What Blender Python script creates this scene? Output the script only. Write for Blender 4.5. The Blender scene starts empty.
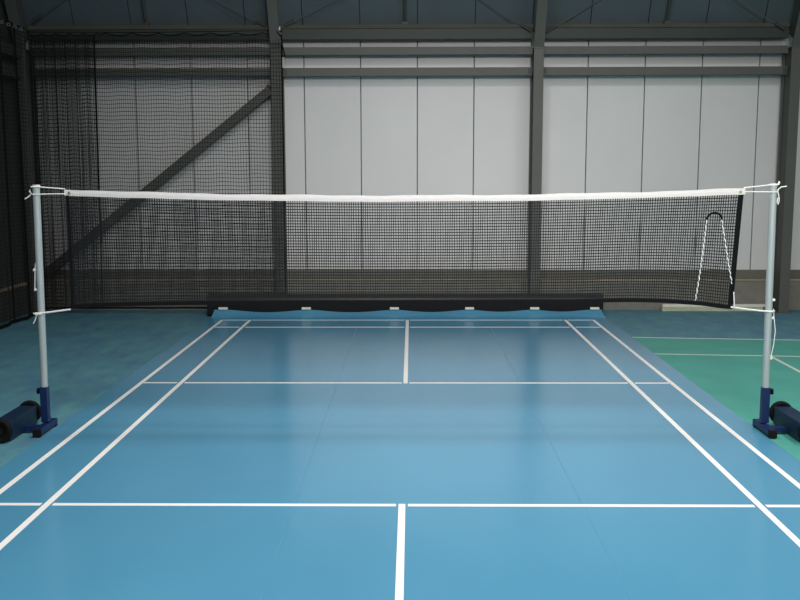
import bpy, math, random
from mathutils import Vector, Matrix
random.seed(7)
C = bpy.context.scene.collection
sc = bpy.context.scene

# ------------------------------------------------------------------ helpers
def lin(r, g, b):
    f = lambda v: (v/255/12.92) if v/255 <= .04045 else ((v/255+.055)/1.055)**2.4
    return (f(r), f(g), f(b), 1)

def mat(name, col, rough=.6, metal=0.0, noise=0.0, nscale=8.0, col2=None, bump=0.0, bscale=40.0, spec=.5, stretch=(1, 1, 1), hard=False, ior=1.5):
    m = bpy.data.materials.new(name); m.use_nodes = True
    nt = m.node_tree; b = nt.nodes['Principled BSDF']
    b.inputs['Base Color'].default_value = col
    b.inputs['Roughness'].default_value = rough
    b.inputs['Metallic'].default_value = metal
    b.inputs['Specular IOR Level'].default_value = spec
    b.inputs['IOR'].default_value = ior
    tc = nt.nodes.new('ShaderNodeTexCoord'); mp = nt.nodes.new('ShaderNodeMapping')
    mp.inputs['Scale'].default_value = stretch
    nt.links.new(tc.outputs['Object'], mp.inputs['Vector'])
    if noise > 0 or col2:
        n = nt.nodes.new('ShaderNodeTexNoise'); n.inputs['Scale'].default_value = nscale
        n.inputs['Detail'].default_value = 6; n.inputs['Roughness'].default_value = .65
        nt.links.new(mp.outputs[0], n.inputs['Vector'])
        r = nt.nodes.new('ShaderNodeValToRGB')
        c2 = col2 or tuple(min(1, c*(1+noise)) for c in col[:3])+(1,)
        c1 = col if col2 else tuple(c*(1-noise) for c in col[:3])+(1,)
        r.color_ramp.elements[0].position = .45 if hard else .3; r.color_ramp.elements[1].position = .62 if hard else .7
        r.color_ramp.elements[0].color = c1; r.color_ramp.elements[1].color = c2
        nt.links.new(n.outputs['Fac'], r.inputs['Fac']); nt.links.new(r.outputs['Color'], b.inputs['Base Color'])
    if bump > 0:
        n2 = nt.nodes.new('ShaderNodeTexNoise'); n2.inputs['Scale'].default_value = bscale; n2.inputs['Detail'].default_value = 4
        nt.links.new(mp.outputs[0], n2.inputs['Vector'])
        bp = nt.nodes.new('ShaderNodeBump'); bp.inputs['Strength'].default_value = bump; bp.inputs['Distance'].default_value = .01
        nt.links.new(n2.outputs['Fac'], bp.inputs['Height']); nt.links.new(bp.outputs['Normal'], b.inputs['Normal'])
    return m

class MB:
    def __init__(s): s.v = []; s.f = []
    def box(s, x0, x1, y0, y1, z0, z1, M=None):
        k = len(s.v)
        pts = [(x, y, z) for z in (z0, z1) for y in (y0, y1) for x in (x0, x1)]
        if M is not None: pts = [tuple(M @ Vector(p)) for p in pts]
        s.v += pts
        s.f += [tuple(k+i for i in q) for q in ((0, 2, 3, 1), (4, 5, 7, 6), (0, 1, 5, 4), (2, 6, 7, 3), (0, 4, 6, 2), (1, 3, 7, 5))]
        return s
    def prism(s, poly, axis, a, b):
        """extrude polygon (list of 2D) along axis; poly coords are the other two axes in xyz order"""
        k = len(s.v); n = len(poly)
        def P(p, t):
            q = list(p); q.insert('xyz'.index(axis), t); return tuple(q)
        s.v += [P(p, a) for p in poly] + [P(p, b) for p in poly]
        s.f.append(tuple(range(k, k+n))[::-1]); s.f.append(tuple(range(k+n, k+2*n)))
        for i in range(n): s.f.append((k+i, k+(i+1) % n, k+n+(i+1) % n, k+n+i))
        return s
    def tube(s, pts, r, n=8, cap=True, r2=None, phase=0.0):
        pts = [Vector(p) for p in pts]; k = len(s.v); m = len(pts)
        t0 = (pts[1]-pts[0]).normalized()
        up = Vector((0, 0, 1)) if abs(t0.z) < .9 else Vector((1, 0, 0))
        u = t0.cross(up).normalized()
        for i, p in enumerate(pts):
            t = (pts[min(i+1, m-1)]-pts[max(i-1, 0)]).normalized()
            u = (u-t*u.dot(t)).normalized(); w = t.cross(u)
            rr = r if r2 is None else r+(r2-r)*i/(m-1)
            for j in range(n):
                a = 2*math.pi*j/n+phase
                s.v.append(tuple(p+u*math.cos(a)*rr+w*math.sin(a)*rr))
        for i in range(m-1):
            for j in range(n):
                a = k+i*n+j; b = k+i*n+(j+1) % n
                s.f.append((a, b, b+n, a+n))
        if cap:
            s.f.append(tuple(range(k, k+n))[::-1]); s.f.append(tuple(range(k+(m-1)*n, k+m*n)))
        return s
    def lathe(s, prof, c, axis, n=32):
        """prof: list of (radius, offset along axis); closed ring profile"""
        k = len(s.v); m = len(prof)
        for j in range(n):
            a = 2*math.pi*j/n
            for r, o in prof:
                x, y = r*math.cos(a), r*math.sin(a)
                if axis == 'y': q = (x, o, y)
                elif axis == 'x': q = (o, x, y)
                else: q = (x, y, o)
                s.v.append((q[0]+c[0], q[1]+c[1], q[2]+c[2]))
        for j in range(n):
            for i in range(m):
                a = k+j*m+i; b = k+j*m+(i+1) % m; j2 = (j+1) % n
                s.f.append((a, b, k+j2*m+(i+1) % m, k+j2*m+i))
        return s
    def grid(s, fn, nu, nv):
        k = len(s.v)
        for j in range(nv+1):
            for i in range(nu+1): s.v.append(tuple(fn(i/nu, j/nv)))
        for j in range(nv):
            for i in range(nu):
                a = k+j*(nu+1)+i
                s.f.append((a, a+1, a+nu+2, a+nu+1))
        return s
    def build(s, name, m, parent=None, bevel=0.0, smooth=False, label=None, seg=2):
        me = bpy.data.meshes.new(name); me.from_pydata(s.v, [], s.f); me.update()
        import bmesh
        bm = bmesh.new(); bm.from_mesh(me)
        bmesh.ops.recalc_face_normals(bm, faces=bm.faces)
        if bevel: bmesh.ops.bevel(bm, geom=list(bm.edges), offset=bevel, segments=seg, profile=.5, affect='EDGES', clamp_overlap=True)
        bm.to_mesh(me); bm.free()
        if smooth: me.shade_smooth()
        o = bpy.data.objects.new(name, me); C.objects.link(o)
        if m: me.materials.append(m)
        if parent:
            o.parent = parent
            o.matrix_parent_inverse = Matrix.Translation(-Vector(parent.location))
        if label: o['label'] = label
        return o

def thing(name, label, cat, loc=(0, 0, 0), group=None):
    o = bpy.data.objects.new(name, None); C.objects.link(o); o.location = loc
    o.empty_display_size = .1
    o['label'] = label; o['category'] = cat
    if group: o['group'] = group
    return o
def tag(o, label, cat, group=None):
    o['label'] = label; o['category'] = cat
    if group: o['group'] = group
    return o
def struct(o): o['kind'] = 'structure'; return o

# ------------------------------------------------------------------ materials
M = {}
M['panel'] = mat('wall_panel_grey', (.57, .561, .560, 1), .5, noise=.025, nscale=1.2, bump=.05, bscale=6, spec=.3)
M['joint'] = mat('panel_joint_grey', (.14, .14, .138, 1), .9)
M['gap'] = mat('seam_dark', (.03, .03, .03, 1), .9)
M['plinth'] = mat('concrete_block', (.180, .172, .150, 1), .9, noise=.12, nscale=9, bump=.3, bscale=60, spec=.2)
M['sill'] = mat('sill_olive', (.10, .096, .078, 1), .7, noise=.1, nscale=5)
M['silledge'] = mat('sill_edge_tan_lit', (.30, .235, .165, 1), .6, noise=.2, nscale=7)  # tan of the ledge, with the light it catches put into the colour
M['roof'] = mat('roof_slate_blue', (.068, .090, .102, 1), .6, noise=.08, nscale=2, spec=.2)
M['steel'] = mat('painted_steel_olive', (.082, .083, .074, 1), .55, noise=.06, nscale=3, spec=.3)
M['steeldark'] = mat('eave_steel_dark', (.028, .036, .033, 1), .55, noise=.08, nscale=3, spec=.3)  # darker, greener base than the other beams
M['steeltop'] = mat('top_flange_tan', (.070, .067, .053, 1), .7, noise=.12, nscale=4, spec=.2)  # lighter and tanner than the eave beam's web
M['cornerpaint'] = mat('painted_steel_charcoal', (.07, .072, .068, 1), .6, noise=.06, nscale=3, spec=.3)
M['leftwall'] = mat('wall_left_charcoal', (.05, .052, .05, 1), .8, noise=.1, nscale=2, spec=.2)
M['bolt'] = mat('bolt_zinc', (.35, .36, .36, 1), .4, .6, noise=.1, nscale=30)
M['bracket'] = mat('bracket_dark', (.035, .04, .035, 1), .6, noise=.1, nscale=20)
M['ceiling'] = mat('ceiling_grey', (.25, .28, .30, 1), .8, noise=.05, nscale=1)
M['net'] = mat('net_twine_black', (.012, .013, .014, 1), .8, noise=.1, nscale=50, spec=.2)
M['hem'] = mat('net_hem_black', (.006, .006, .007, 1), .85, noise=.2, nscale=40, spec=.1)
M['twine'] = mat('curtain_twine_dark', (.016, .018, .017, 1), .85, noise=.15, nscale=20, spec=.1)
M['rope'] = mat('curtain_rope_black', (.006, .006, .006, 1), .85, noise=.15, nscale=30, spec=.1)
M['white'] = mat('white_tape_cloth', (.64, .60, .585, 1), .8, noise=.03, nscale=20, bump=.25, bscale=25, stretch=(1, 1, 3), spec=.2)
M['cord'] = mat('white_cord', (.74, .73, .70, 1), .8, noise=.05, nscale=60, spec=.2)
M['brass'] = mat('eyelet_brass', (.45, .33, .12, 1), .35, .9, noise=.1, nscale=40)
M['gal'] = mat('galvanised_tube', (.37, .41, .41, 1), .5, .2, noise=.12, nscale=6, stretch=(8, 8, .6))
M['blue'] = mat('stand_blue_paint', (.003, .015, .075, 1), .42, noise=.12, nscale=14, spec=.4)
M['bluebox'] = mat('weight_box_blue', (.005, .020, .050, 1), .5, noise=.2, nscale=12, spec=.35)
M['rubber'] = mat('black_rubber', (.006, .006, .006, 1), .8, noise=.15, nscale=40, bump=.2, bscale=90, spec=.15)
M['hub'] = mat('wheel_hub_grey', (.40, .43, .43, 1), .4, .5, noise=.1, nscale=30)
M['line'] = mat('line_white', (.78, .76, .745, 1), .5, noise=.02, nscale=12, spec=.3)
M['oldline'] = mat('line_worn_white', (.55, .60, .56, 1), .7, col2=(.38, .49, .45, 1), nscale=26, spec=.2)
M['roll'] = mat('roll_backing_charcoal', (.020, .019, .018, 1), .38, noise=.15, nscale=8, spec=.3)
M['cover'] = mat('cover_black', (.007, .008, .010, 1), .75, noise=.15, nscale=10, spec=.2)
M['tab'] = mat('clip_cream', (.74, .71, .62, 1), .5, noise=.05, nscale=30)
M['plankwhite'] = mat('plank_offwhite', (.62, .60, .53, 1), .6, noise=.08, nscale=9, stretch=(1, 6, 6))
M['plankgreen'] = mat('plank_weathered', (.44, .43, .30, 1), .7, col2=(.26, .36, .25, 1), nscale=7, stretch=(1, 4, 4), hard=True)
M['rod'] = mat('brace_rod_steel', (.07, .078, .068, 1), .6, .0, noise=.1, nscale=20)
M['lampshell'] = mat('lamp_shell', (.5, .5, .5, 1), .5, noise=.03, nscale=5)
M['glass'] = mat('window_pane_milky', (.75, .8, .82, 1), .4, noise=.02, nscale=3)

def floor_material():
    m = bpy.data.materials.new('sports_floor'); m.use_nodes = True
    nt = m.node_tree; N = nt.nodes.new; L = nt.links.new
    b = nt.nodes['Principled BSDF']; b.inputs['Roughness'].default_value = .62; b.inputs['Specular IOR Level'].default_value = .3
    tc = N('ShaderNodeTexCoord'); sp = N('ShaderNodeSeparateXYZ'); L(tc.outputs['Object'], sp.inputs[0])
    # blotchy blue with green speckle
    n = N('ShaderNodeTexNoise'); n.inputs['Scale'].default_value = 3.2; n.inputs['Detail'].default_value = 10; n.inputs['Roughness'].default_value = .7
    mp = N('ShaderNodeMapping'); mp.inputs['Scale'].default_value = (1.9, .8, 1); L(tc.outputs['Object'], mp.inputs[0]); L(mp.outputs[0], n.inputs['Vector'])
    r = N('ShaderNodeValToRGB'); e = r.color_ramp.elements
    e[0].position = .38; e[0].color = (.064, .165, .265, 1); e[1].position = .66; e[1].color = (.095, .262, .275, 1)
    L(n.outputs['Fac'], r.inputs['Fac'])
    n2 = N('ShaderNodeTexNoise'); n2.inputs['Scale'].default_value = 3; n2.inputs['Detail'].default_value = 7
    L(tc.outputs['Object'], n2.inputs['Vector'])
    g = N('ShaderNodeValToRGB'); e = g.color_ramp.elements
    e[0].position = .3; e[0].color = (.058, .272, .232, 1); e[1].position = .75; e[1].color = (.073, .315, .268, 1)
    L(n2.outputs['Fac'], g.inputs['Fac'])
    def cmp(out, op, val):
        q = N('ShaderNodeMath'); q.operation = op; q.inputs[1].default_value = val; L(out, q.inputs[0]); return q.outputs[0]
    a = cmp(sp.outputs['X'], 'GREATER_THAN', 1.5); ad = N('ShaderNodeMath'); ad.operation = 'MULTIPLY_ADD'; ad.inputs[1].default_value = .10; L(sp.outputs['X'], ad.inputs[0]); L(sp.outputs['Y'], ad.inputs[2])
    c = cmp(ad.outputs[0], 'LESS_THAN', 3.79)
    mu = N('ShaderNodeMath'); mu.operation = 'MULTIPLY'; L(a, mu.inputs[0]); L(c, mu.inputs[1])
    mx = N('ShaderNodeMix'); mx.data_type = 'RGBA'; L(mu.outputs[0], mx.inputs['Factor']); L(r.outputs[0], mx.inputs['A']); L(g.outputs[0], mx.inputs['B'])
    L(mx.outputs['Result'], b.inputs['Base Color'])
    n3 = N('ShaderNodeTexNoise'); n3.inputs['Scale'].default_value = 120; L(tc.outputs['Object'], n3.inputs['Vector'])
    bp = N('ShaderNodeBump'); bp.inputs['Strength'].default_value = .15; bp.inputs['Distance'].default_value = .003
    L(n3.outputs['Fac'], bp.inputs['Height']); L(bp.outputs[0], b.inputs['Normal'])
    return m

def court_material():
    m = bpy.data.materials.new('court_mat_blue'); m.use_nodes = True
    nt = m.node_tree; N = nt.nodes.new; L = nt.links.new
    b = nt.nodes['Principled BSDF']
    b.inputs['Specular IOR Level'].default_value = .5; b.inputs['IOR'].default_value = 1.7
    tc = N('ShaderNodeTexCoord')
    n = N('ShaderNodeTexNoise'); n.inputs['Scale'].default_value = 1.3; n.inputs['Detail'].default_value = 5
    mp = N('ShaderNodeMapping'); mp.inputs['Scale'].default_value = (1, .5, 1); L(tc.outputs['Object'], mp.inputs[0]); L(mp.outputs[0], n.inputs['Vector'])
    r = N('ShaderNodeValToRGB'); e = r.color_ramp.elements
    e[0].position = .3; e[0].color = (.070, .250, .400, 1); e[1].position = .7; e[1].color = (.079, .274, .432, 1)
    L(n.outputs['Fac'], r.inputs['Fac'])
    L(r.outputs[0], b.inputs['Base Color'])
    nr = N('ShaderNodeMapRange'); nr.inputs['To Min'].default_value = .19; nr.inputs['To Max'].default_value = .24
    L(n.outputs['Fac'], nr.inputs['Value']); L(nr.outputs[0], b.inputs['Roughness'])
    n3 = N('ShaderNodeTexNoise'); n3.inputs['Scale'].default_value = 160; L(tc.outputs['Object'], n3.inputs['Vector'])
    bp = N('ShaderNodeBump'); bp.inputs['Strength'].default_value = .06; bp.inputs['Distance'].default_value = .002
    L(n3.outputs['Fac'], bp.inputs['Height']); L(bp.outputs[0], b.inputs['Normal'])
    return m
M['floor'] = floor_material(); M['court'] = court_material()
M['seam'] = mat('court_seam', (.064, .230, .375, 1), .5, noise=.1, nscale=5)

# ------------------------------------------------------------------ room shell
XL, XR, YF, YB = -4.56, 9.5, -10.5, 5.55
EAVE = 3.34
TY, TZ = -.438, .899                     # direction of the tilted roof skirt, up and towards the hall
fl = struct(MB().box(XL-.3, XR+.2, YF-.2, YB+.3, -.2, 0).build('floor', M['floor']))
def floor_strip(x0, y0, x1, y1, w):
    d = Vector((x1-x0, y1-y0, 0)).normalized(); nrm = Vector((-d.y, d.x, 0))*w/2
    a, b = Vector((x0, y0, 0)), Vector((x1, y1, 0)); z0, z1 = Vector((0, 0, 0)), Vector((0, 0, .0012))
    k = MB(); k.v = [tuple(p+z) for z in (z0, z1) for p in (a-nrm, b-nrm, b+nrm, a+nrm)]
    k.f = [(0, 1, 2, 3), (4, 5, 6, 7), (0, 1, 5, 4), (1, 2, 6, 5), (2, 3, 7, 6), (3, 0, 4, 7)]
    return k
for x0, y0, x1, y1 in ((1.9, 3.60, 6.9, 3.10), (1.9, 2.70, 6.9, 2.22), (3.325, 2.535, 3.23, -5.0), ):
    floor_strip(x0, y0, x1, y1, .034).build('floor_line', M['oldline'], fl, label='worn thin white line on the green floor')

# back wall: sandwich panels with open seams in front of a dark backing
PW, P0 = .678, .123
def panels(k, x0, x1, fn):
    i = math.floor((x0-P0)/PW)
    while P0+i*PW < x1:
        a, b = max(x0, P0+i*PW+.005), min(x1, P0+(i+1)*PW-.005)
        if b-a > .01: fn(k, a, b)
        i += 1
def wp(k, a, b):
    k.box(a, b, 5.60, 5.66, .30, 3.42)
k = MB(); panels(k, XL, XR, wp)
wb = struct(k.build('wall_back', M['panel'], bevel=.004, seg=1))
MB().box(XL-.2, XR+.2, 5.655, 5.80, 0, 3.6).build('wall_backing', M['joint'], wb, label='dark backing seen in the seams')
bb = struct(MB().prism([(5.53, 0), (5.70, 0), (5.70, .38), (5.53, .375)], 'x', XL, XR).build('baseboard_back', M['plinth']))
tr = struct(MB().prism([(5.525, .378), (5.61, .378), (5.61, .485), (5.592, .485)], 'x', XL, XR).build('trim_1', M['sill']))
MB().box(XL, XR, 5.517, 5.55, .358, .3775).build('drip_edge', M['silledge'], tr, label='thin tan edge strip')
# left wall
wl = struct(MB().box(XL-.2, XL-.05, YF, 5.8, 0, 5.4).build('wall_left', M['leftwall']))
bl = struct(MB().box(XL-.08, XL, YF, 5.53, 0, .37).build('baseboard_left', M['leftwall']))
MB().box(XL-.06, XL+.012, YF, 5.53, .345, .372).build('ledge', M['silledge'], bl, label='thin tan ledge')
struct(MB().box(XR, XR+.2, YF, 5.8, 0, 5.4).build('wall_right', M['panel']))
# front wall, behind the camera, with a ribbon of windows
wf = MB(); WX = [(-3.2, -.6), (.2, 2.8), (3.6, 6.2)]; WZ0, WZ1 = 1.5, 3.9
wf.box(XL, XR, YF-.15, YF, 0, WZ0); wf.box(XL, XR, YF-.15, YF, WZ1, 6.2)
xs = [XL]+[v for w in WX for v in w]+[XR]
for i in range(0, len(xs), 2): wf.box(xs[i], xs[i+1], YF-.15, YF, WZ0, WZ1)
struct(wf.build('wall_front', M['panel']))
# tilted roof skirt over the back wall (dark panels) and the roof beyond the frame
def tp(x, t, off=0.0):                    # point on the skirt; off = towards the hall
    return (x, 5.56+TY*t-off*TZ, EAVE+TZ*t+off*TY)
def rp(k, a, b):
    v = [tp(x, t, o) for o in (0, -.04) for x, t in ((a, -.02), (b, -.02), (b, 1.9), (a, 1.9))]
    n = len(k.v); k.v += v
    k.f += [tuple(n+i for i in q) for q in ((0, 1, 2, 3), (4, 5, 6, 7), (0, 1, 5, 4), (1, 2, 6, 5), (2, 3, 7, 6), (3, 0, 4, 7))]
k = MB(); panels(k, XL-.2, XR+.2, rp)
ce = struct(k.build('ceiling', M['roof']))
k = MB(); v = [tp(x, t, -.045) for x, t in ((XL-.3, -.05), (XR+.3, -.05), (XR+.3, 1.95), (XL-.3, 1.95))]+[tp(x, t, -.12) for x, t in ((XL-.3, -.05), (XR+.3, -.05), (XR+.3, 1.95), (XL-.3, 1.95))]
k.v = v; k.f = [(0, 1, 2, 3), (4, 5, 6, 7), (0, 1, 5, 4), (1, 2, 6, 5), (2, 3, 7, 6), (3, 0, 4, 7)]
k.build('roof_backing', M['gap'], ce)
t0 = tp(0, 1.9)
k = MB().prism([(t0[1]+.1, t0[2]-.03), (t0[1]+.1, t0[2]+.1), (-2.5, 6.3), (YF-.2, 5.9), (YF-.2, 5.8), (-2.5, 6.2)], 'x', XL-.3, XR+.3)
k.build('roof_deck', M['ceiling'], ce)

# ------------------------------------------------------------------ steel columns
COLX = [(-4.485, 'cornerpaint', 'charcoal steel column in the dark corner behind the left post'),
        (-1.519, 'steel', 'olive grey steel column where the black netting curtain ends'),
        (1.524, 'steel', 'olive grey steel column standing clear, right of the court centre line'),
        (4.485, 'steel', 'olive grey steel column just behind and right of the right net post')]
for cx, mk, lb in COLX:
    t = thing('steel_column', lb, 'column', (cx, 5.25, 0), 'steel columns along the back wall')
    h = .058
    k = MB()      # I section: front flange, web, rear flange
    k.box(cx-h, cx+h, 5.25, 5.265, .0, 3.09)
    k.box(cx-.035, cx+.035, 5.265, 5.51, .0, 3.09)
    k.box(cx-h, cx+h, 5.505, 5.52, .0, 3.09)
    k.build('shaft', M[mk], t, bevel=.002, seg=1)
    # haunch / rafter leg following the skirt
    k = MB()
    base = Vector((cx, 5.25, 3.10)); R = Matrix.Translation(base) @ Matrix.Rotation(math.atan2(-TY, TZ), 4, 'X')
    k.box(-h-.002, h+.002, 0, .018, 0, 2.0, R); k.box(-.03, .03, .018, .24, .06, 2.0, R)
    k.build('rafter', M[mk], t, bevel=.002, seg=1)
    MB().box(cx-h-.003, cx+h+.003, 5.242, 5.50, 3.082, 3.102).build('splice_plate', M[mk], t, bevel=.002, seg=1)
    MB().box(cx-h-.02, cx+h+.02, 5.235, 5.52, 0, .012).build('base_plate', M[mk], t)

# ------------------------------------------------------------------ horizontal beams, one per bay and height
bays = [(-4.485, -1.519, 'in the bay behind the black netting curtain'), (-1.519, 1.524, 'in the middle bay'), (1.524, 4.485, 'in the bay behind the right end of the net'), (4.485, 7.42, 'right of the rightmost column')]
for bi, (a, b, where) in enumerate(bays):
    xa, xb = a+.062, b-.062
    g = 'lower wall beams'
    for zi, (z0, z1, nm) in enumerate(((2.794, 2.886, 'lowest of three horizontal grey steel beams'), (3.034, 3.122, 'second from bottom of three horizontal grey steel beams'))):
        if bi == 3 and zi == 1: continue
        t = thing('steel_beam', nm+' '+where, 'beam', ((a+b)/2, 5.35, z0), 'grey steel beams along the back wall')
        # C section open to the wall
        k = MB().prism([(5.35, z0), (5.45, z0), (5.45, z0+.010), (5.360, z0+.010), (5.360, z1-.010), (5.45, z1-.010), (5.45, z1), (5.35, z1)], 'x', xa, xb)
        k.build('beam_web', M['steel'], t)
        if zi == 0:
            for s, xx in ((1, xa), (-1, xb)):
                br = MB().box(min(xx, xx+s*.05), max(xx, xx+s*.05), 5.343, 5.352, z0+.012, z1-.012).build('bracket', M['bracket'], t, label='dark bolted end bracket')
                q = MB()
                for zz in (z0+.028, z1-.028): q.tube([(xx+s*.025, 5.346, zz), (xx+s*.025, 5.335, zz)], .008, 6)
                q.build('bolt', M['bracket'], br)
    if bi < 3:
        t = thing('eave_beam', 'deep dark green eave beam under the roof '+where, 'beam', ((a+b)/2, 5.35, 3.18), 'dark green eave beams')
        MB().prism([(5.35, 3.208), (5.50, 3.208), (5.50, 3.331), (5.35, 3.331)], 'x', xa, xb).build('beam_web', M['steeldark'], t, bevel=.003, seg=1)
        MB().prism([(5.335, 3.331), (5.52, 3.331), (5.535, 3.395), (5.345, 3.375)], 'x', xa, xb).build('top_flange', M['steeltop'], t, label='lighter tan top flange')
for z0, z1, lb in ((2.757, 2.892, 'lower'), (2.995, 3.12, 'upper')):
    t = thing('steel_beam', lb+' dark steel beam along the left side wall, behind the side netting', 'beam', (-4.6, 0, z0), 'beams of the left side wall')
    MB().prism([(-4.47, z0), (-4.60, z0), (-4.60, z0+.012), (-4.482, z0+.012), (-4.482, z1-.012), (-4.60, z1-.012), (-4.60, z1), (-4.47, z1)], 'y', YF+.2, 5.22).build('beam_web', M['cornerpaint'], t)
# diagonal brace of the netted bay
t = thing('diagonal_brace', 'sloping grey steel brace behind the netting, rising to the right', 'brace', (-2.95, 5.36, 1.6))
p0, p1 = Vector((-4.36, 0, .47)), Vector((-1.605, 0, 2.638))
d = (p1-p0).normalized(); nn = Vector((-d.z, 0, d.x))*.052
k = MB(); k.v = [(q.x, y, q.z) for y in (5.34, 5.42) for q in (p0-nn, p1-nn, p1+nn, p0+nn)]
k.f = [(0, 1, 2, 3), (4, 5, 6, 7), (0, 1, 5, 4), (1, 2, 6, 5), (2, 3, 7, 6), (3, 0, 4, 7)]
k.build('brace_bar', M['steel'], t, bevel=.003, seg=1)
MB().box(-1.66, -1.585, 5.42, 5.435, 2.55, 2.70).build('gusset_plate', M['bracket'], t)

# roof bracing rods and short struts on the skirt
def rodpt(x, z, off=.05):
    return tp(x, (z-EAVE)/TZ, off)
rods = [((-4.36, 3.42), (-3.45, 3.98), 'faint thin brace rod in the dark top left corner, rising right'),
        ((-1.64, 3.36), (-2.60, 3.86), 'thin brace rod rising left from the column at the netting edge'),
        ((-1.42, 3.36), (-.40, 3.86), 'thin brace rod rising right from the column at the netting edge'),
        ((1.44, 3.29), (.55, 3.85), 'thin brace rod rising left from the clear middle column'),
        ((1.61, 3.28), (2.55, 3.85), 'thin brace rod rising right from the clear middle column'),
        ((4.36, 3.30), (3.40, 3.86), 'thin brace rod rising left from the rightmost column')]
for (xa, za), (xb, zb), lb in rods:
    t = thing('brace_rod', lb, 'rod', (xa, 5.32, za), 'roof brace rods')
    a, b = Vector((xa, 5.318, za)), Vector(rodpt(xb, zb))
    MB().tube([a, b], .0065, 6).build('rod_bar', M['rod'], t)
    dd = (b-a).normalized()
    MB().tube([a, a+dd*.13], .018, 8).build('turnbuckle', M['bracket'], t, label='dark end fitting')
for x, lb in ((-3.065, 'short dark roof strut above the netting curtain'), (-.022, 'short dark roof strut above the middle bay, near the centre line'), (3.04, 'short dark roof strut above the right end of the net')):
    t = thing('roof_strut', lb, 'strut', rodpt(x, 3.39), 'short roof struts')
    MB().tube([rodpt(x-.005, 3.405, .06), rodpt(x+.004, 4.0, .06)], .019, 8).build('strut_tube', M['bracket'], t)
    a = Vector(rodpt(x, 3.425, .06))
    MB().box(a.x-.035, a.x+.035, a.y-.03, a.y+.03, a.z-.012, a.z+.02).build('foot_plate', M['bracket'], t)

# ------------------------------------------------------------------ black divider netting curtains
SP = .045
t = thing('netting_curtain', 'black divider netting hung across the left bay of the back wall', 'netting', (-2.9, 5.19, 0))
XA, XB, ZT, ZB = -4.36, -1.442, 3.235, .075
def top_sag(x):
    w = .16 if x < -3.55 else .30
    return .028*abs(math.sin(math.pi*(x-XA)/w))
def cur_pt(x, f):                       # f 0 bottom .. 1 top
    w = .012*math.sin(x*9+f*1.7)+.008*math.sin(x*23)
    if x > -1.62: w += .0
    return Vector((x, 5.205+w*.7-.02*(1-f), ZB+(ZT-top_sag(x)*0-ZB)*f))
k = MB(); ncol = int((XB-XA)/.0245); nrow = int((ZT-ZB)/SP)
TW = .0032
for i in range(ncol+1):
    x = XA+(XB-XA)*(i/ncol)**1.4  # strands crowded leftward; this darkens the bay in place of light falloff
    k.tube([cur_pt(x+.004*math.sin(j+i*.3), j/6) for j in range(7)], .0023, 4, cap=False)
for j in range(nrow+1):
    f = j/nrow
    k.tube([cur_pt(XA+(XB-XA)*i/48, min(1, f+.0012*math.sin(i*.9+j*.2))) for i in range(49)], TW, 4, cap=False)
k.build('netting', M['twine'], t)
k = MB(); XE = -3.60                       # gathered second layer at the left end, deep soft folds
def fold_pt(s, f):
    x = XA+(XE-XA)*s
    y = 5.150+.012*math.sin(s*2*math.pi*6+.6*f)+.012*math.sin(s*2*math.pi*13+1)
    return Vector((x+.004*math.sin(s*2*math.pi*6+1.2)-.03*(1-f)*(s), y, ZB+.02+(ZT-ZB-.02)*f+.012*math.cos(s*2*math.pi*4.6)*(1-.3*f)))
for i in range(47):
    k.tube([fold_pt(i/46, j/6) for j in range(7)], .0026, 4, cap=False)
for j in range(nrow+1):
    k.tube([fold_pt(i/72, j/nrow) for i in range(73)], .003, 4, cap=False)
k.build('netting_fold', M['twine'], t, label='gathered double layer of netting in soft folds')
MB().tube([fold_pt(1, j/8) for j in range(9)], .011, 6).build('edge_rope', M['rope'], t)
MB().tube([cur_pt(XB, j/8)+Vector((0, 0, 0)) for j in range(9)], .010, 6).build('edge_rope', M['rope'], t)
MB().tube([cur_pt(XA+(XB-XA)*i/40, 0) for i in range(41)], .013, 6).build('bottom_rope', M['rope'], t)
k = MB()
pts = []
for i in range(121):
    x = XA+(XB-XA)*i/120; pts.append((x, 5.19, ZT+.03-top_sag(x)))
k.tube(pts, .007, 6); k.build('top_rope', M['rope'], t)
MB().tube([(-4.38, 5.18, ZT+.045), (-3, 5.18, ZT+.036), (-1.45, 5.18, ZT+.052)], .005, 6).build('cable', M['rope'], t)
k = MB()
k.tube([(-1.60, 5.175, 3.27), (-1.50, 5.17, 3.285), (-1.445, 5.17, 3.22), (-1.425, 5.17, 3.10), (-1.40, 5.175, 2.99)], .008, 6); k.build('pull_cord', M['rope'], t)
MB().box(-1.468, -1.446, 5.15, 5.18, 3.285, 3.33).build('pulley', M['hub'], t, label='small pale pulley', bevel=.005)
MB().tube([(-1.428, 5.2, 2.99), (-1.430, 5.2, 2.87)], .010, 8).build('cleat', M['gal'], t, label='pale metal cleat')

t2 = thing('netting_curtain', 'black divider netting drawn along the dark left side wall', 'netting', (-4.33, 1.6, 0))
YA, YE = 5.10, -.6
def side_pt(y, f): return Vector((-4.375+.022*math.sin(y*11+f*.8)+.008*math.sin(y*27), y, .03+(ZT+.03-.03)*f))
k = MB(); ny = int((YA-YE)/SP)
for i in range(ny+1):
    y = YE+(YA-YE)*i/ny; k.tube([side_pt(y, j/4) for j in range(5)], TW, 4, cap=False)
for j in range(nrow+1):
    k.tube([side_pt(YE+(YA-YE)*i/110, j/nrow) for i in range(111)], TW, 4, cap=False)
k.build('netting', M['twine'], t2)
MB().tube([side_pt(YE+(YA-YE)*i/80, 0) for i in range(81)], .016, 6).build('bottom_rope', M['rope'], t2)
MB().tube([side_pt(YE+(YA-YE)*i/80, 1)+Vector((0, 0, .03+.02*abs(math.sin(i*.7)))) for i in range(81)], .009, 6).build('top_rope', M['rope'], t2)
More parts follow.
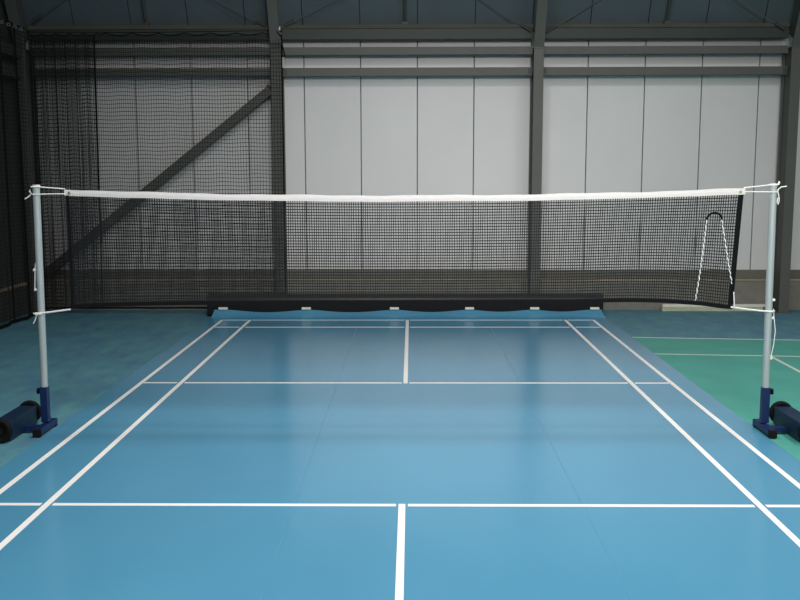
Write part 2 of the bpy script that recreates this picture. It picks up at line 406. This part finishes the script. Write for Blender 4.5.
for i in range(5):
    y = 4.95-.17*i
    MB().lathe([(.016+.004*math.cos(a), .004*math.sin(a)) for a in [q*math.pi/3 for q in range(6)]], (-4.345, y, ZT+.045), 'y', 14).build('ring', M['bolt'], t2, label='shiny metal ring')
for y in (4.42, 4.75):
    MB().tube([side_pt(y, j/6)+Vector((.02, 0, 0)) for j in range(7)], .010, 6).build('edge_rope', M['rope'], t2)

# ------------------------------------------------------------------ court mat, its painted lines
S = .70
MX0, MX1, MY0 = -2.283, 2.296, -6.45
mt = thing('court_mat', 'glossy blue badminton court mat with white lines in the centre of the floor', 'court mat', (0, 0, 0))
TABS = [(a*.984, b*.984) for a, b in ((-2.231, -2.124), (-1.245, -1.138), (-.202, -.096), (.685, .791), (1.452, 1.558), (2.159, 2.265))]
def curl_top(x):
    c = [(a+b)/2 for a, b in TABS]
    if x <= c[0] or x >= c[-1]: return .087
    for i in range(len(c)-1):
        if c[i] <= x <= c[i+1]:
            s = (x-c[i])/(c[i+1]-c[i]); w = min(1, (c[i+1]-c[i])/.95)
            return .087-.030*w*math.sin(math.pi*s)**1.4
def mat_fn(z_off):
    def fn(u, v):
        x = MX0+(MX1-MX0)*u
        if v < .5: return (x, MY0+(4.80-MY0)*v*2, .005+z_off)
        s = (v-.5)*2
        return (.01+(x-.01)*(1-.016*s), 4.80+.135*s-z_off*s, .005+z_off*(1-s)+(curl_top(x)-.005)*s**2)
    return fn
k = MB(); NU, NV = 120, 24
k.grid(mat_fn(0), NU, NV); n1 = len(k.v); k.grid(mat_fn(-.0045), NU, NV)
st = NU+1
for i in range(NU):
    k.f.append((i, i+1, n1+i+1, n1+i)); q = NV*st
    k.f.append((q+i, q+i+1, n1+q+i+1, n1+q+i))
for j in range(NV):
    k.f.append((j*st, (j+1)*st, n1+(j+1)*st, n1+j*st)); q = NU
    k.f.append((j*st+q, (j+1)*st+q, n1+(j+1)*st+q, n1+j*st+q))
k.build('mat_sheet', M['court'], mt, smooth=False)
ZL0, ZL1 = .0042, .0062
def cline(name, x0, x1, y0, y1, m='line', lab=None):
    return MB().box(x0, x1, y0, y1, ZL0, ZL1).build(name, M[m], mt, label=lab)
LW = .034/2
D, SG = (3.05-.033)*S, (2.59-.028)*S
n_, l_, b_ = (1.98+.02)*S, (5.94+.02)*S, (6.70-.02)*S
nn_ = n_+.016
LX = .005
yb0 = -6.3
for s in (-1, 1):
    cline('doubles_sideline', s*D-LW+LX, s*D+LW+LX, yb0, b_+LW)
    cline('singles_sideline', s*SG-LW+LX, s*SG+LW+LX, yb0, b_+LW)
cline('centre_line', -LW+LX, LW+LX, n_-LW, b_+LW); cline('centre_line', -LW+LX, LW+LX, yb0, -nn_+LW)
gap = .013
def crossline(name, y):
    segs = [(-D+LW+gap*.3, -SG-LW-gap), (-SG+LW+gap, -LW-gap), (LW+gap, SG-LW-gap), (SG+LW+gap, D-LW-gap*.3)]
    k = MB()
    for a, b in segs: k.box(a+LX, b+LX, y-LW, y+LW, ZL0, ZL1)
    k.build(name, M['line'], mt)
crossline('short_service_line', n_); crossline('short_service_line', -nn_)
crossline('long_service_line', l_); crossline('back_boundary_line', b_)
# the thin cut across painted lines where sheets were taped
for sx in (-.538, .913):
    k = MB()
    for a, b in ((-6.3, -nn_-LW-.004), (-nn_+LW+.004, n_-LW-.004), (n_+LW+.004, l_-LW-.004)):
        k.box(sx-.0015, sx+.0015, a, b, ZL0, .0054)
    k.build('seam', M['seam'], mt, label='thin darker welded seam')

# roll of mat behind the court end
t = thing('mat_roll', 'long black rolled court mat lying behind the far end of the blue court', 'mat roll', (-.02, 5.06, 0))
RX0, RX1 = -2.335, 2.285
k = MB()
prof = []
for i in range(25):
    a = math.pi*2*i/24
    prof.append((5.06+.10*math.cos(a), .168+.10*math.sin(a)))
k.prism(prof[:-1], 'x', RX0, RX1); k.build('roll', M['roll'], t, smooth=False)
k = MB(); NU = 100                          # black cover hanging over the front
def fr(u, v):
    x = RX0+.004+(RX1-RX0-.008)*u; z = .190*(1-v)+.030*v
    return (x, 4.950+.004*math.sin(x*9)*v-.0*v, z)
k.grid(fr, NU, 6); n1 = len(k.v); k.grid(lambda u, v: tuple(Vector(fr(u, v))+Vector((0, .006, 0))), NU, 6)
k.build('cover_skirt', M['cover'], t, label='black hanging skirt')
for q in (-1.2, 0, 1.2): MB().box(q-.04, q+.04, 5.02, 5.10, 0, .09).build('foot', M['rubber'], t)
for a, b in TABS:
    MB().box(a, b, 4.912, 4.943, .091, .117).build('clip', M['tab'], t, bevel=.003, label='small cream clip holding the mat edge')
MB().prism([(-2.345, .12), (-2.345, .0), (-2.283, .0), (-2.275, .12)], 'y', 5.0, 5.07).build('foot', M['rubber'], t, bevel=.004)

# ------------------------------------------------------------------ net posts on wheeled weights
def post(sx, label):
    X = lambda v: sx*v
    t = thing('net_post', label, 'net post', (X(2.33), 0, 0), 'badminton net posts')
    def bx(x0, x1, *r, **kw):
        a, b = sorted((X(x0), X(x1))); return MB().box(a, b, *r)
    ft = bx(2.300, 2.349, -.170, .112, .012, .054).build('foot_bar', M['blue'], t, bevel=.004)
    for y0, y1 in ((-.188, -.160), (.104, .115)):
        bx(2.2995, 2.3495, y0, y1, .006, .0535).build('rubber_cap', M['rubber'], ft, bevel=.004, label='black rubber end cap')
    bx(2.30, 2.349, .08, .103, .005, .014).build('foot_pad', M['rubber'], t)
    bx(2.345, 2.455, -.080, -.040, .012, .050).build('link_bar', M['blue'], t, bevel=.003)
    sl = MB(); sl.box(min(X(2.308), X(2.356)), max(X(2.308), X(2.356)), -.024, .024, .058, .292)
    sl.build('sleeve', M['blue'], t, bevel=.004)
    q = MB().tube([(X(2.354), 0, .262), (X(2.374), 0, .262)], .007, 8)
    kn = q.build('screw', M['rubber'], t)
    MB().tube([(X(2.367), 0, .262), (X(2.369), 0, .262), (X(2.376), 0, .262), (X(2.378), 0, .262)], .020, 14).build('knob', M['rubber'], t, bevel=.003, label='black clamp knob')
    k = MB(); a, b = Vector((X(2.331), 0, .27)), Vector((X(2.317), 0, 1.588))
    k.tube([a, b], .0225*1.0, 20); k.build('pole', M['gal'], t, smooth=False)
    MB().tube([b-Vector((0, 0, .012)), b+Vector((0, 0, .004))], .0245, 20).build('top_cap', M['white'], t, label='white top cap')
    # ballast box, two wheels
    bxo = bx(2.45, 2.565, -.275, .152, .010, .127).build('weight_box', M['bluebox'], t, bevel=.004)
    MB().tube([(X(2.507), -.330, .079), (X(2.507), .205, .079)], .012, 10).build('axle', M['hub'], t, label='pale steel axle')
    for y0, y1 in ((.155, .195), (-.322, -.280)):
        yc = (y0+y1)/2; hw = (y1-y0)/2
        pr = [(.030, -hw*.7), (.060, -hw*.85), (.066, -hw), (.074, -hw*.8), (.078, -hw*.35), (.078, hw*.35), (.074, hw*.8), (.066, hw), (.060, hw*.85), (.030, hw*.7)]
        w = MB().lathe(pr, (X(2.507), yc, .0785), 'y', 36).build('wheel', M['rubber'], t, smooth=True)
        MB().tube([(X(2.507), yc-hw*.95, .0785), (X(2.507), yc+hw*.95, .0785)], .031, 20).build('hub', M['rubber'], w)
    # cord cleats on the outer side of the pole
    for z in (1.052, .925) if sx < 0 else (.857, .741):
        MB().tube([(X(2.340), 0, z), (X(2.362), 0, z)], .009, 8).build('cord_hook', M['cord'], t, label='small white cord hook')
    return t
post(-1, 'galvanised net post on blue wheeled base at the left, in front of dark netting')
post(1, 'galvanised net post on blue wheeled base at the right, on the green floor side')
# cord on the left pole's outer side
# ------------------------------------------------------------------ badminton net
nt_ = thing('badminton_net', 'black badminton net with white top tape stretched across the court', 'net', (0, 0, 0))
NX = 2.133
def ztop(x): return 1.485+.041*(abs(x)/NX)**2.1         # underside of the tape
BT = [(-2.14, .806), (-2.0, .819), (-1.6, .829), (-.9, .836), (0, .838), (1.0, .842), (1.45, .850), (1.65, .846), (1.85, .832), (2.09, .803)]
def zbot(x):
    if x <= BT[0][0]: return BT[0][1]
    for (a, za), (b, zb) in zip(BT, BT[1:]):
        if x <= b:
            s = (x-a)/(b-a); s = s*s*(3-2*s)*.4+s*.6
            return za*(1-s)+zb*s
    return BT[-1][1]
def npt(u, v):                       # u 0..1 left to right, v 0 top .. 1 bottom
    x = -NX+2*NX*u
    lean = -.036*v*max(0, (u-.55)/.45)**1.5
    xx = x+lean
    z = ztop(x)*(1-v)+zbot(xx)*v
    return Vector((xx, .006*math.sin(v*3)*math.sin(u*9)+.003*math.sin(u*40)*v, z))
k = MB(); NC, NR = 288, 36; R = .0040
for i in range(1, NC):
    u = i/NC; k.tube([npt(u+.0004*math.sin(j*1.3+i), j/7) for j in range(8)], .0030, 4, cap=False, phase=math.pi/4)
for j in range(1, NR):
    v = j/NR; k.tube([npt(i/60, v) for i in range(61)], R, 4, cap=False, phase=math.pi/4)
k.build('mesh', M['net'], nt_, label='fine black square mesh')
# top tape: folded white cloth
k = MB(); TH = .039
def tape(o):
    def fn(u, v):
        x = -2.14+4.282*u
        w = .0022*math.sin(x*7.1)+.0014*math.sin(x*19.3+1)
        return (x, o*(.0045-.003*abs(v-.5))+.003*math.sin(x*5), ztop(x)-.002+TH*v+(w if v > .5 else w*.5))
    return fn
k.grid(tape(-1), 160, 4); n1 = len(k.v); k.grid(tape(1), 160, 4)
for i in range(160):
    for row in (0, 4): q = row*161; k.f.append((q+i, q+i+1, n1+q+i+1, n1+q+i))
for j in range(4):
    for cc in (0, 160): k.f.append((j*161+cc, (j+1)*161+cc, n1+(j+1)*161+cc, n1+j*161+cc))
tp_ = k.build('top_tape', M['white'], nt_, label='white cloth top tape')
for x in (-2.108, 2.112):
    MB().lathe([(.006+.003*math.cos(a), .003*math.sin(a)) for a in [q*math.pi/3 for q in range(6)]], (x, -.008, ztop(x)+.016), 'y', 14).build('eyelet', M['brass'], tp_, label='brass eyelet')
# hems
def ribbon(fn, w, n, th=.004):
    k = MB()
    pts = [fn(i/n) for i in range(n+1)]
    for i, p in enumerate(pts):
        d = (pts[min(i+1, n)]-pts[max(i-1, 0)]).normalized(); s = Vector((-d.z, 0, d.x))*w/2
        for q in (p-s+Vector((0, -th, 0)), p+s+Vector((0, -th, 0)), p+s+Vector((0, th, 0)), p-s+Vector((0, th, 0))): k.v.append(tuple(q))
    for i in range(n):
        a = i*4
        for e in range(4): k.f.append((a+e, a+(e+1) % 4, a+4+(e+1) % 4, a+4+e))
    k.f.append((0, 1, 2, 3)); k.f.append(tuple(n*4+e for e in range(4)))
    return k
ribbon(lambda s: npt(s, 1)+Vector((0, 0, .006)), .024, 80).build('bottom_hem', M['hem'], nt_, label='black bottom hem')
ribbon(lambda s: npt(0.003, s), .018, 20).build('side_hem', M['hem'], nt_, label='black left side hem')
ribbon(lambda s: npt(.9965, s), .031, 20).build('side_hem', M['hem'], nt_, label='wide black right side hem')
# cords tying the net to the posts
def cord(pts, r=.0037, name='tie_cord', m='cord', lab='white tie cord', n=6, parent=nt_):
    return MB().tube(pts, r, n).build(name, M[m], parent, label=lab)
PT = 2.3405
cord([(-2.135, 0, 1.566), (-2.22, -.008, 1.573), (-2.30, -.022, 1.580), (-PT, -.026, 1.580)])
cord([(-2.130, 0, 1.535), (-2.23, -.010, 1.535), (-2.30, -.024, 1.533), (-2.335, -.027, 1.533), (-2.345, -.015, 1.535), (-2.352, 0, 1.532), (-2.362, -.01, 1.520), (-2.385, -.02, 1.503)])
cord([(-2.346, -.01, 1.537), (-2.358, -.01, 1.552), (-2.352, -.01, 1.560)])
cord([(-2.135, 0, .798), (-2.24, -.012, .785), (-2.31, -.026, .778), (-2.345, -.026, .776), (-2.358, -.01, .775), (-2.372, -.01, .771)], .006)
cord([(-2.31, -.0265, .773), (-2.355, -.0265, .771)], .009)
cord([(-2.349, -.018, .768), (-2.358, -.022, .735), (-2.372, -.022, .708)])
cord([(2.135, 0, 1.566), (2.22, -.008, 1.575), (2.29, -.022, 1.584), (PT, -.026, 1.586)])
cord([(2.130, 0, 1.541), (2.23, -.010, 1.541), (2.29, -.024, 1.540), (2.325, -.027, 1.539), (2.338, -.02, 1.541), (2.346, -.01, 1.556), (2.362, -.01, 1.570), (2.395, -.015, 1.575)])
cord([(2.342, -.015, 1.538), (2.350, -.015, 1.51), (2.352, -.015, 1.482), (2.345, -.018, 1.462), (2.338, -.02, 1.478), (2.344, -.015, 1.505)])
cord([(2.345, -.01, 1.586), (2.350, -.01, 1.605)], .006)
cord([(2.085, 0, .812), (2.18, -.012, .800), (2.28, -.024, .790), (2.335, -.0255, .786), (2.358, -.01, .788)], .006)
cord([(2.096, -.012, .91), (2.10, -.012, .86), (2.106, -.010, .81)])
cord([(2.356, 0, .80), (2.360, -.005, .75), (2.372, -.008, .66), (2.366, -.008, .57), (2.352, -.008, .49), (2.346, -.008, .462)], .003)
cord([(2.344, -.01, .480), (2.356, -.01, .478), (2.352, -.01, .500)], .007)
cord([(-2.345, 0, 1.10), (-2.352, 0, 1.052), (-2.356, 0, .99), (-2.360, 0, .925)])
# looped cord hung in the right end of the mesh
lp = [(1.857, .013, .850), (1.875, .013, .99), (1.893, .013, 1.16), (1.910, .013, 1.372)]
rp_ = [(2.002, .010, 1.370), (2.028, .010, 1.24), (2.055, .010, 1.10), (2.086, .010, .955)]
def weave(pl):
    out = []
    for (xa, _, za), (xb, _, zb) in zip(pl, pl[1:]):
        n = int(abs(zb-za)/.006)
        for i in range(n):
            q = i/n; z = za+(zb-za)*q; out.append((xa+(xb-xa)*q, -.005+.0075*math.sin(z*2*math.pi/.040), z))
    return out
cord(weave(lp), .0034, 'loop_cord', lab='white hanging cord leg'); cord(weave(rp_), .0034, 'loop_cord', lab='white hanging cord leg')
arc = [(1.956-.047*math.cos(a), -.008, 1.368+.042*math.sin(a)) for a in [math.pi*i/12 for i in range(13)]]
cord(arc, .0068, 'loop_sleeve', 'hem', 'black arched sleeve', 8)

# ------------------------------------------------------------------ planks along the foot of the wall
k = MB(); k.box(3.085, 4.30, 5.405, 5.500, .0, .050)
tag(k.build('plank', M['plankgreen'], None, bevel=.004), 'weathered yellow green plank lying on the floor along the wall foot', 'plank', 'planks at the wall foot')
k = MB(); k.box(3.095, 4.36, 5.425, 5.495, .050, .080)
tag(k.build('plank', M['plankwhite'], None, bevel=.004), 'off-white plank lying on top of the weathered plank at the wall', 'plank', 'planks at the wall foot')

# ------------------------------------------------------------------ light: high bay lamps and the windows behind the camera, plus an added wall light
def area(name, loc, rot, sx, sy, power, col=(1, 1, 1), parent=None):
    l = bpy.data.lights.new(name, 'AREA'); l.shape = 'RECTANGLE'; l.size = sx; l.size_y = sy; l.energy = power; l.color = col
    o = bpy.data.objects.new(name, l); C.objects.link(o); o.location = loc; o.rotation_euler = rot
    if parent: o.parent = parent; o.matrix_parent_inverse = Matrix.Translation(-Vector(parent.location))
    return o
LAMPS = [(x, y) for x in (-0.3, 3.8) for y in (-6.5, -3.2, 0.2)]
for i, (x, y) in enumerate(LAMPS):
    z = 4.9
    t = thing('ceiling_lamp', 'white linear high bay lamp hanging from the roof over the court', 'lamp', (x, y, z), 'high bay lamps')
    MB().prism([(x-.35, z), (x-.25, z+.10), (x+.25, z+.10), (x+.35, z)], 'y', y-.7, y+.7).build('lamp_housing', M['lampshell'], t)
    MB().tube([(x, y, z+.1), (x, y, 5.7)], .01, 6).build('hanger', M['rod'], t)
    area('lamp_light', (x, y, z-.02), (0, 0, 0), .6, 1.3, (124 if y > -5 else 118)*(1.12 if x < 2 else .78), (1, .975, .93), t)
t = thing('wall_fill_light', 'added unseen fill light under the roof turned towards the back wall', 'lamp', (1.0, -7.8, 3.7))  # added light, no lamp known here; brightens the middle of the back wall
aim = (Vector((.75, 5.5, 1.5))-Vector((1.0, -7.8, 3.7)))
q = aim.to_track_quat('-Z', 'Y'); Rm = Matrix.Translation(Vector((1.0, -7.8, 3.7))) @ q.to_matrix().to_4x4()
MB().box(-.5, .5, -.3, .3, .02, .14, Rm).build('lamp_housing', M['lampshell'], t, bevel=.01)
MB().tube([(1.0, -7.8, 3.83), (1.0, -7.8, 5.95)], .015, 8).build('hanger', M['rod'], t)
fl_ = area('lamp_light', (1.0, -7.8, 3.7), q.to_euler(), 1.2, .7, 45, (1, .98, .95), t)
fl_.data.spread = math.radians(53)
for i, (a, b) in enumerate(WX):
    fr_ = MB(); w = .06
    fr_.box(a, b, YF-.10, YF-.02, WZ0, WZ0+w); fr_.box(a, b, YF-.10, YF-.02, WZ1-w, WZ1)
    for x in (a, (a+b)/2-w/2, b-w): fr_.box(x, x+w, YF-.10, YF-.02, WZ0+w, WZ1-w)
    wn = struct(fr_.build('window_%d' % (i+1), M['steel']))
    MB().box(a+.01, b-.01, YF-.07, YF-.06, WZ0+.01, WZ1-.01).build('pane', M['glass'], wn)
    area('window_daylight', ((a+b)/2, YF+.02, (WZ0+WZ1)/2), (math.radians(90), 0, 0), b-a-.1, WZ1-WZ0-.1, [12, 45, 50][i], (1, .985, .955), wn)
world = bpy.data.worlds.new('world'); sc.world = world; world.use_nodes = True
world.node_tree.nodes['Background'].inputs[0].default_value = (.5, .6, .7, 1)
world.node_tree.nodes['Background'].inputs[1].default_value = .05

# ------------------------------------------------------------------ camera
f, pi, ya, ro, cx, cy, cz = 950.84, .132224487, -.0123564898, -.00193999, .0540571704, -6.01924246, 1.6582046
fw = Vector((math.sin(ya)*math.cos(pi), math.cos(ya)*math.cos(pi), -math.sin(pi)))
r = Vector((math.cos(ya), -math.sin(ya), 0)); u = r.cross(fw)
r2 = r*math.cos(ro)+u*math.sin(ro); u2 = -r*math.sin(ro)+u*math.cos(ro)
cd = bpy.data.cameras.new('camera'); cam = bpy.data.objects.new('camera', cd); C.objects.link(cam)
cd.sensor_fit = 'HORIZONTAL'; cd.sensor_width = 36; cd.lens = f/800*36; cd.clip_start = .05; cd.clip_end = 100
mw = Matrix((r2, u2, -fw)).transposed().to_4x4(); mw.translation = (cx, cy, cz)
cam.matrix_world = mw
sc.camera = cam
sc.view_settings.view_transform = 'Standard'; sc.view_settings.look = 'None'
sc.view_settings.gamma = 1; sc.view_settings.use_curve_mapping = False
sc.view_settings.exposure = 0.0
